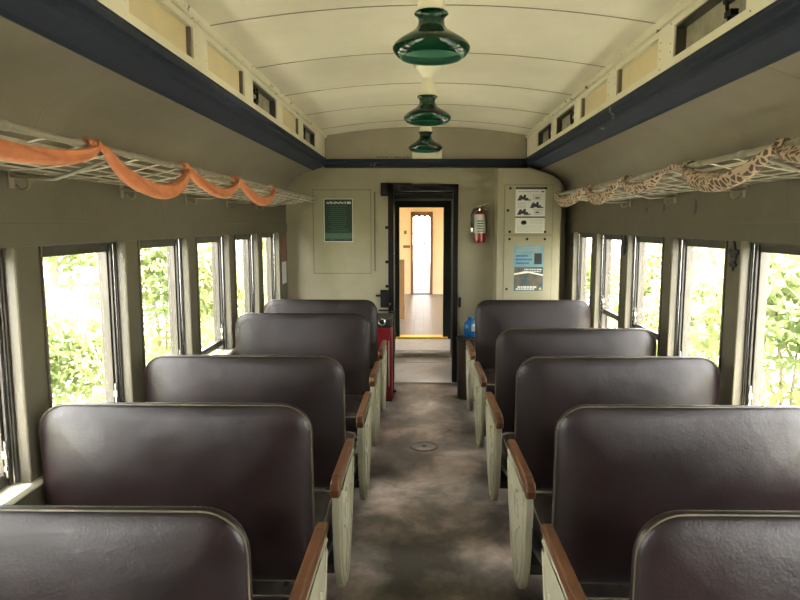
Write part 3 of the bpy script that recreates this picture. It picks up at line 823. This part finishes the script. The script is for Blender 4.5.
# fabric garlands
def garland(s, spans, name, label, m_, wid, thick, loops=0):
    rings = []
    random.seed(11 if s < 0 else 12)
    n_ = 22
    def ring(c, t, hw, th, roll, ph):
        t = Vector(t).normalized(); side = Vector((1,0,0)); upv = side.cross(t).normalized()
        side = t.cross(upv).normalized()
        out = []
        for k in range(20):
            a = 2*math.pi*k/20
            # folded flat bundle with shallow pleats
            u = hw*math.sin(a); v = th*math.cos(a)*(1+.35*math.cos(3*a+ph))
            uu = u*math.cos(roll)-v*math.sin(roll); vv = u*math.sin(roll)+v*math.cos(roll)
            out.append(Vector(c)+upv*uu+side*vv)
        return out
    cz = FZ
    for j, (y0, y1, sag) in enumerate(spans):
        for i in range(n_+1):
            q = i/n_
            y = y0+(y1-y0)*q
            sh = (4*q*(1-q))**.85
            z = cz-.010 - sag*sh
            x = s*(FX-.018) - s*.012*sh
            dz = -sag*4*(1-2*q)/(y1-y0)
            env = max(0, math.sin(math.pi*q))**.55
            hw = .010 + wid[j]*env*(1+.12*math.sin(7*q+j)); th = .011+thick*env
            rings.append(ring((x, y, z), (0,1,dz*.8), hw, th, s*(.35+.25*math.sin(4*q+j)), 2*q+j))
        if j < len(spans)-1 and spans[j+1][0]-y1 > .01:
            ym = (y1+spans[j+1][0])/2
            rings.append(ring((s*(FX-.006), ym, cz+.013), (0,1,0), .011, .009, 0, 0))
    b = MB().loft([[tuple(p) for p in r] for r in rings])
    o = b.build(name, m_, smooth=True)
    tag(o, label, 'garland')
    for j, (y0, y1, sag) in enumerate(spans):
        pts = []
        for i in range(26):
            a = i/25*4*math.pi; pts.append((s*FX+.0175*math.cos(a), y1-.03+.05*i/25, cz+.0175*math.sin(a)-.002))
        MB().tube(pts, .007, 8).build('rail_knot', m_, o, smooth=True)
    return o
garland(-1, [(.45,1.20,.05),(1.22,1.96,.055),(2.03,2.73,.105),(2.76,3.46,.075),(3.52,4.32,.085)], 'fabric_garland', 'twisted orange fabric looped along the left luggage rack rail', M['orange'], (.012,.013,.020,.015,.018), .013)
garland(1, [(.5,1.2,.05),(1.22,1.99,.05),(2.02,2.68,.075),(2.92,3.46,.05),(3.56,4.2,.075),(4.3,5.16,.07)], 'net_garland', 'cream and brown spotted net fabric looped along the right luggage rack rail', M['spotted'], (.02,.02,.026,.018,.024,.022), .016)

# ------------------------------------------------------------------ red container and blue jug at the far end
rc = empty('red_container', (-.50, 5.82, 0)); tag(rc, 'tall red container with a black top behind the last bench on the left', 'container')
MB().box(-.22, .185, 0, .28, .02, .70).build('red_body', M['red'], rc, bevel=.015)
MB().box(-.225, .190, -.005, .285, .70, .80).build('black_top', M['rubber'], rc, bevel=.02)
for x in (-.01, .095):
    MB().lathe([(.022,0),(.034,-.004),(.036,-.012),(.026,-.016)], (x, -.006, .755), 24, 'y', cap=False).build('white_ring', M['chrome'], rc, smooth=True)
g = MB(); g.box(.155, .163, -.004, 0, .15, .58); g.build('white_stripe', M['white'], rc)
MB().box(-.22,.185,.02,.26,0,.03).build('base', M['rubber'], rc)
ps = MB(); ps.tube([(-.33, 6.2, 0), (-.33, 6.2, .80)], .018, 12); ps.lathe([(.04,0),(.04,.012),(.018,.02)], (-.33,6.2,0), 20)
o = ps.build('black_post', M['black'], smooth=True); tag(o, 'slim black floor post between the red container and the end doorway', 'post')

bx = empty('waste_bin', (.40, 5.99, 0)); tag(bx, 'dark brown bin between the last right bench and the end wall', 'bin')
MB().lathe([(.09,0),(.095,.01),(.105,.56),(.108,.57)], (0,0,0), 28).build('bin_body', mat('dark_brown_plastic', (.05,.035,.028), .5), bx, smooth=True)
MB().lathe([(.111,.56),(.113,.58),(.100,.59),(.095,.57)], (0,0,0), 28).build('bin_rim', M['rubber'], bx, smooth=True)
bj = empty('blue_jug', (.42, 5.99, .592)); tag(bj, 'blue plastic jug with a white label standing on the dark bin', 'jug')
MB().lathe([(.045,0),(.062,.006),(.068,.03),(.068,.10),(.055,.135),(.03,.155),(.022,.165)], (0,0,0), 28).build('jug_body', M['blue'], bj, smooth=True)
MB().lathe([(.024,.162),(.024,.185),(.02,.188)], (0,0,0), 20).build('cap', M['blue'], bj, smooth=True)
MB().box(.008, .04, -.0705, -.060, .06, .12).build('label', M['white'], bj)

# ------------------------------------------------------------------ vestibules between the two cars
def struct(name, mb, m_, **k): return mb.build(name, m_, kind='structure', **k)
v = MB(); v.box(-W, W, Yb, 7.55, -.12, -.003); struct('floor_vestibule', v, M['plate'])
v = MB(); v.box(DX0-.02, DX1+.02, Ya-.03, Yb+.03, 0, .012); struct('trim_door_threshold', v, M['plate'], bevel=.003)
v = MB()
v.box(-W-.1, -W, Yb, 7.45, 1.7, 2.3); v.box(W, W+.1, Yb, 7.45, 2.1, 2.3)
v.box(-W-.1, -W, Yb, 7.45, 0, .9); v.box(W, W+.1, Yb, 7.45, 0, .9)
v.box(-W-.1, -W, Yb, Yb+.15, 0, 2.3); v.box(W, W+.1, Yb, Yb+.15, 0, 2.3)
struct('wall_vestibule_side', v, M['ext'])
v = MB(); v.box(-W-.1, W+.1, Yb, 7.55, 2.3, 2.36); struct('ceiling_vestibule', v, M['ext'])
v = MB(); v.box(-W, -.44, 7.45, 7.55, 0, 2.3); v.box(.40, W, 7.45, 7.55, 0, 2.3); v.box(-.44,.40,7.45,7.55,2.0,2.3)
struct('wall_vestibule_end', v, M['dgreen'])
# gangway diaphragm
v = MB()
for k in range(6):
    y = 7.56+.10*k
    v.box(-.50, -.375, y, y+.07, 0, 2.05); v.box(.335, .46, y, y+.07, 0, 2.05); v.box(-.50, .46, y, y+.07, 1.94, 2.08)
    v.box(-.47, -.40, y+.07, y+.10, 0, 2.0); v.box(.36, .43, y+.07, y+.10, 0, 2.0); v.box(-.47,.43,y+.07,y+.10,1.97,2.05)
struct('wall_gangway_bellows', v, M['canvas'])
v = MB(); v.box(-.42, .38, 7.55, 7.80, -.05, .0); v.box(-.40, .36, 7.82, 8.0, -.07, -.03); v.box(-.42, .38, 8.02, 8.2, -.05, .012); struct('floor_gangway_plate', v, M['plate'], bevel=.004)
v = MB(); v.box(-.42,.38,7.56,8.2,-.12,-.08); struct('floor_gangway_gap', v, M['black'])
v = MB(); v.box(-W, W, 8.2, 9.05, -.12, .015); struct('floor_second_vestibule', v, M['plate'])
v = MB(); v.box(-W, -.44, 8.16, 8.22, 0, 2.3); v.box(.40, W, 8.16, 8.22, 0, 2.3); v.box(-.44,.40,8.16,8.22,2.0,2.3); 
v.box(-W-.1,-W,8.2,9.05,1.5,2.3); v.box(W,W+.1,8.2,9.05,1.5,2.3); v.box(-W-.1,-W,8.2,9.05,0,.9); v.box(W,W+.1,8.2,9.05,0,.9)
struct('wall_second_vestibule', v, M['dgreen'])
v = MB(); v.box(-W-.1, W+.1, 8.16, 9.2, 2.3, 2.36); struct('ceiling_second_vestibule', v, M['ext'])
# folded-back dark green door on the right with bars and hinges
fd = empty('vestibule_door', (.345, 6.68, 0)); tag(fd, 'dark green vestibule door folded open on the right beyond the doorway', 'door')
MB().box(0, .045, 0, .72, .02, 1.98).build('door_leaf', M['dgreen'], fd, bevel=.004)
g = MB()
for z in (.25,.5,.95,1.25): g.box(-.006, 0, .05, .68, z, z+.008)
g.tube([(-.012,.10,.45),(-.012,.10,1.15)], .006, 8)
g.build('door_bar', M['chrome'], fd)
MB().lathe([(.012,0),(.02,-.02),(.014,-.035)], (0,.12,.92), 14, 'x').build('door_knob', M['chrome'], fd, smooth=True)

# ------------------------------------------------------------------ the next car
NY0, NY1 = 9.05, 14.9
v = MB(); v.box(-W, W, NY0, NY1+13.2, -.12, .02); struct('floor_next_car', v, M['tiles'])
v = MB(); v.box(-.40, .34, NY0-.02, NY0+.16, .02, .045); o = struct('trim_yellow_nosing', v, M['yellow'], bevel=.004)
v = MB(); v.box(-W, -.35, NY0, NY0+.1, 0, 2.5); v.box(.27, W, NY0, NY0+.1, 0, 2.5); v.box(-.35,.27,NY0,NY0+.1,1.88,2.5)
struct('wall_next_car_near', v, M['dgreen'])
for s, nm in ((-1,'left'),(1,'right')):
    v = MB(); v.box(s*W, s*(W+T), NY0, 28, 0, ZS); v.box(s*W, s*(W+T), NY0, 28, ZH, 2.45)
    y = NY0
    while y < 28:
        v.box(s*W, s*(W+T), y, min(y+.2, 28), ZS, ZH); y += .9
    struct('wall_next_car_'+nm, v, M['warm'])
v = MB(); v.box(-W-T, W+T, NY0-.1, 28, 2.42, 2.5); struct('ceiling_next_car', v, M['warm'])
v = MB(); a0, a1 = -.275, .215
v.box(-W, a0, NY1, NY1+.08, .02, 2.42); v.box(a1, W, NY1, NY1+.08, .02, 2.42); v.box(a0, a1, NY1, NY1+.08, 1.91, 2.42)
ne = struct('wall_next_car_end', v, M['warm'])
g = MB(); g.box(a0-.01, a0+.05, NY1-.02, NY1+.1, .02, 1.93); g.box(a1-.05, a1+.01, NY1-.02, NY1+.1, .02, 1.93); g.box(a0-.01, a1+.01, NY1-.02, NY1+.1, 1.87, 1.93)
struct('door_2', g, M['brown'])
MB().box(-.10, .10, NY1-.02, NY1, 1.96, 2.02).build('door_number_plate', M['tan'], ne)
o = MB().box(a0, a1, NY1-.03, NY1+.12, .02, .03).build('trim_sill_strip', M['iron'], kind='structure')
# brown partitions flanking the corridor in the third section
v = MB(); v.box(-.72, -.40, NY1+.2, 27.5, .02, 2.0); v.box(.35, .68, NY1+.2, 27.5, .02, 2.0)
v.box(-.72,.68,NY1+.2,27.5,2.0,2.06)
struct('wall_far_corridor', v, M['brown'])
v = MB(); pts = [(-.6,2.0),(.55,2.0),(.55,1.85)]
for i in range(25):
    q = i/24; x = .35-.75*q; pts.append((x, 1.85-.05*abs(math.sin(q*math.pi*6))))
pts.append((-.6,1.85))
v.prism(pts, 'y', NY1+.25, NY1+.29)
o = v.build('door_valance', M['brown']); tag(o, 'small scalloped dark valance at the top of the bright inner doorway', 'valance')
# hand brake wheel on the far end platform
hb = empty('brake_stand', (.10, 27.1, .02)); tag(hb, 'upright hand brake stand silhouetted in the bright far doorway', 'brake stand')
MB().tube([(0,0,0),(0,0,.85)], .03, 10).build('stand', M['brown'], hb)
MB().tube([(.14*math.cos(a), 0, .95+.14*math.sin(a)) for a in [2*math.pi*k/24 for k in range(24)]], .022, 8, True).build('wheel', M['brown'], hb, smooth=True)
# brown wooden seat-end partition on the left of the next car
o = MB().box(-1.35, -.325, 10.9, 10.98, .02, 1.05).build('wooden_partition', mat('light_brown_wood', (.34,.20,.09), .45, var=(.24,.13,.06), vscale=6, vamt=.5), bevel=.006)
tag(o, 'low light-brown wooden partition on the left inside the next car', 'partition')
# light switch box on the cream wall of the next car
o = MB().box(-.44,-.38, NY1-.03, NY1, 1.42, 1.50).build('switch_box', M['brown'], bevel=.003); tag(o, 'small brown switch box on the cream wall left of the inner doorway', 'switch')
o = MB().box(-.46,-.30, NY1-.03, NY1, 1.10, 1.16).build('wall_sign', M['brown']); tag(o, 'small brown sign low on the cream wall left of the inner doorway', 'sign')
gl = empty('added_fill_globe', (0, 12.0, 2.42)); tag(gl, 'unseen glowing globe added to light the next car', 'lamp')  # invented globe, out of view, added to brighten the next car
MB().lathe([(.06,0),(.06,-.03),(.03,-.04)], (0,0,0), 20).build('fill_globe_base', M['porcelain'], gl, smooth=True)
MB().lathe([(.03,-.03),(.09,-.06),(.11,-.11),(.09,-.16),(.02,-.19)], (0,0,0), 24).build('globe', M['lit'], gl, smooth=True)

# ------------------------------------------------------------------ outside: ground, trees
v = MB(); v.box(-60, 60, -40, 90, -1.4, -1.3); struct('ground', v, M['earth'])

def leaf_cloud(blobs, n_, size, seed):
    rnd = random.Random(seed); m_ = MB(); tot = sum(b[3]**2 for b in blobs)
    for (cx, cy, cz_, r) in blobs:
        for _ in range(int(n_*r*r/tot)):
            d = Vector((rnd.gauss(0,1), rnd.gauss(0,1), rnd.gauss(0,1))).normalized()*r*(rnd.random()**.45)
            c = Vector((cx,cy,cz_))+d*Vector((1,1,.8)).length/1.62
            a = Vector((rnd.gauss(0,1), rnd.gauss(0,1), rnd.gauss(0,1))).normalized(); b = a.orthogonal().normalized()
            s_ = size*rnd.uniform(.6,1.3)
            m_.add([c-a*s_, c+b*s_*.5, c+a*s_, c-b*s_*.5], [(0,1,2,3)])
    return m_
def make_tree(kind, seed):
    rnd = random.Random(seed)
    root = empty('leafy_tree' if kind == 0 else 'bushy_shrub', (0,0,-1.3))
    if kind == 0:
        H = 5.2; tk = MB(); pts = [(0,0,-.05),(.06,.02,1.2),(-.05,.05,2.6),(.05,-.05,3.9),(.02,0,H)]
        tk.tube(pts, [.13,.11,.09,.06,.03], 10)
        blobs = []
        for k in range(11):
            a = rnd.uniform(0, 6.28); z = rnd.uniform(1.3, 4.6); r_ = rnd.uniform(.35,.95)
            e_ = (r_*math.cos(a), r_*math.sin(a), z+rnd.uniform(.2,.7))
            tk.tube([(0,0,z-.1),(e_[0]*.5,e_[1]*.5,z+.15),e_], [.035,.025,.010], 6)
            blobs.append((*e_, rnd.uniform(.45,.7)))
        blobs.append((0,0,H,.9)); blobs.append((.3,.2,4.4,.9))
        tk.build('trunk', M['bark'], root, smooth=True)
        leaf_cloud(blobs, 5200, .085, seed).build('foliage', M['leaf'], root)
    else:
        st = MB(); blobs = []
        for k in range(9):
            a = rnd.uniform(0,6.28); r_ = rnd.uniform(.2,.9); z = rnd.uniform(.7,2.4)
            st.tube([(0,0,-.05),(r_*.4*math.cos(a), r_*.4*math.sin(a), z*.6),(r_*math.cos(a), r_*math.sin(a), z)], [.02,.015,.008], 6)
            blobs.append((r_*math.cos(a), r_*math.sin(a), z, rnd.uniform(.4,.7)))
        st.build('stem', M['bark'], root, smooth=True)
        leaf_cloud(blobs, 4200, .07, seed).build('foliage', M['leaf2'], root)
    return root
tp = [make_tree(0, 21), make_tree(0, 33), make_tree(1, 44)]
rnd = random.Random(9); first = [True]*3
def plant(k, x, y, rz, sc, lab, grp):
    o = tp[k] if first[k] else copy_tree(tp[k]); first[k] = False
    o.location = (x, y, -1.3); o.rotation_euler.z = rz; o.scale = (sc, sc, sc)
    tag(o, lab, 'tree' if k < 2 else 'shrub', grp)
for s, nm in ((-1,'left'), (1,'right')):
    for i in range(12):
        y = .5+(i//2)*3.4+(i%2)*1.7+rnd.uniform(-.3,.3); x = s*(6.3+(i%2)*2.9+rnd.uniform(-.3,.3))
        plant((i//2) % 2, x, y, rnd.uniform(0,6.28), rnd.uniform(.85,1.15), 'sunlit green tree outside the %s windows' % nm, 'trees outside the %s windows' % nm)
    for i in range(8):
        y = .9+i*2.75+rnd.uniform(-.2,.2); x = s*(4.0+rnd.uniform(-.3,.3))
        plant(2, x, y, rnd.uniform(0,6.28), rnd.uniform(.8,1.15), 'bright green shrub close outside the %s windows' % nm, 'shrubs outside the %s windows' % nm)

# ------------------------------------------------------------------ light: bright overcast sky and a high veiled sun
w = bpy.data.worlds.new('sky'); SC.world = w; w.use_nodes = True
nt = w.node_tree; bg = nt.nodes['Background']
bg.inputs['Color'].default_value = (1.0, .975, .97, 1); bg.inputs['Strength'].default_value = 34
sun = bpy.data.lights.new('sun', 'SUN'); sun.energy = 85; sun.angle = R(8); sun.color = (1,.96,.88)
so = bpy.data.objects.new('sun', sun); COL.objects.link(so); so.rotation_euler = (R(12), R(14), 0)
# daylight sampling portals exactly in the window openings
for s in (-1, 1):
    a = bpy.data.lights.new('sky_portal', 'AREA'); a.shape = 'RECTANGLE'; a.size = WIN[-1][1]-WIN[0][0]; a.size_y = ZH-ZS
    a.cycles.is_portal = True
    o = bpy.data.objects.new('sky_portal', a); COL.objects.link(o)
    o.location = (s*(W+T+.01), (WIN[-1][1]+WIN[0][0])/2, (ZH+ZS)/2)
    o.rotation_euler = Matrix(((0,0,s),(1,0,0),(0,s,0))).to_euler() if False else (R(90), 0, R(90)*s)

# ------------------------------------------------------------------ camera
cam = bpy.data.cameras.new('camera'); co = bpy.data.objects.new('camera', cam); COL.objects.link(co); SC.camera = co
cam.sensor_width = 36; cam.lens = 640/800*36; cam.clip_end = 300; cam.clip_start = .02
cam.shift_x = -11/800
co.location = (CX, 0, CZ)
co.rotation_euler = (R(90-6.77), 0, R(.9))

SC.view_settings.view_transform = 'Standard'; SC.view_settings.look = 'None'
SC.view_settings.gamma = 1; SC.view_settings.use_curve_mapping = False
SC.view_settings.exposure = -.13
SC.cycles.use_denoising = True
SC.cycles.max_bounces = 10; SC.cycles.diffuse_bounces = 6; SC.cycles.glossy_bounces = 4; SC.cycles.transparent_max_bounces = 16
SC.cycles.sample_clamp_indirect = 20
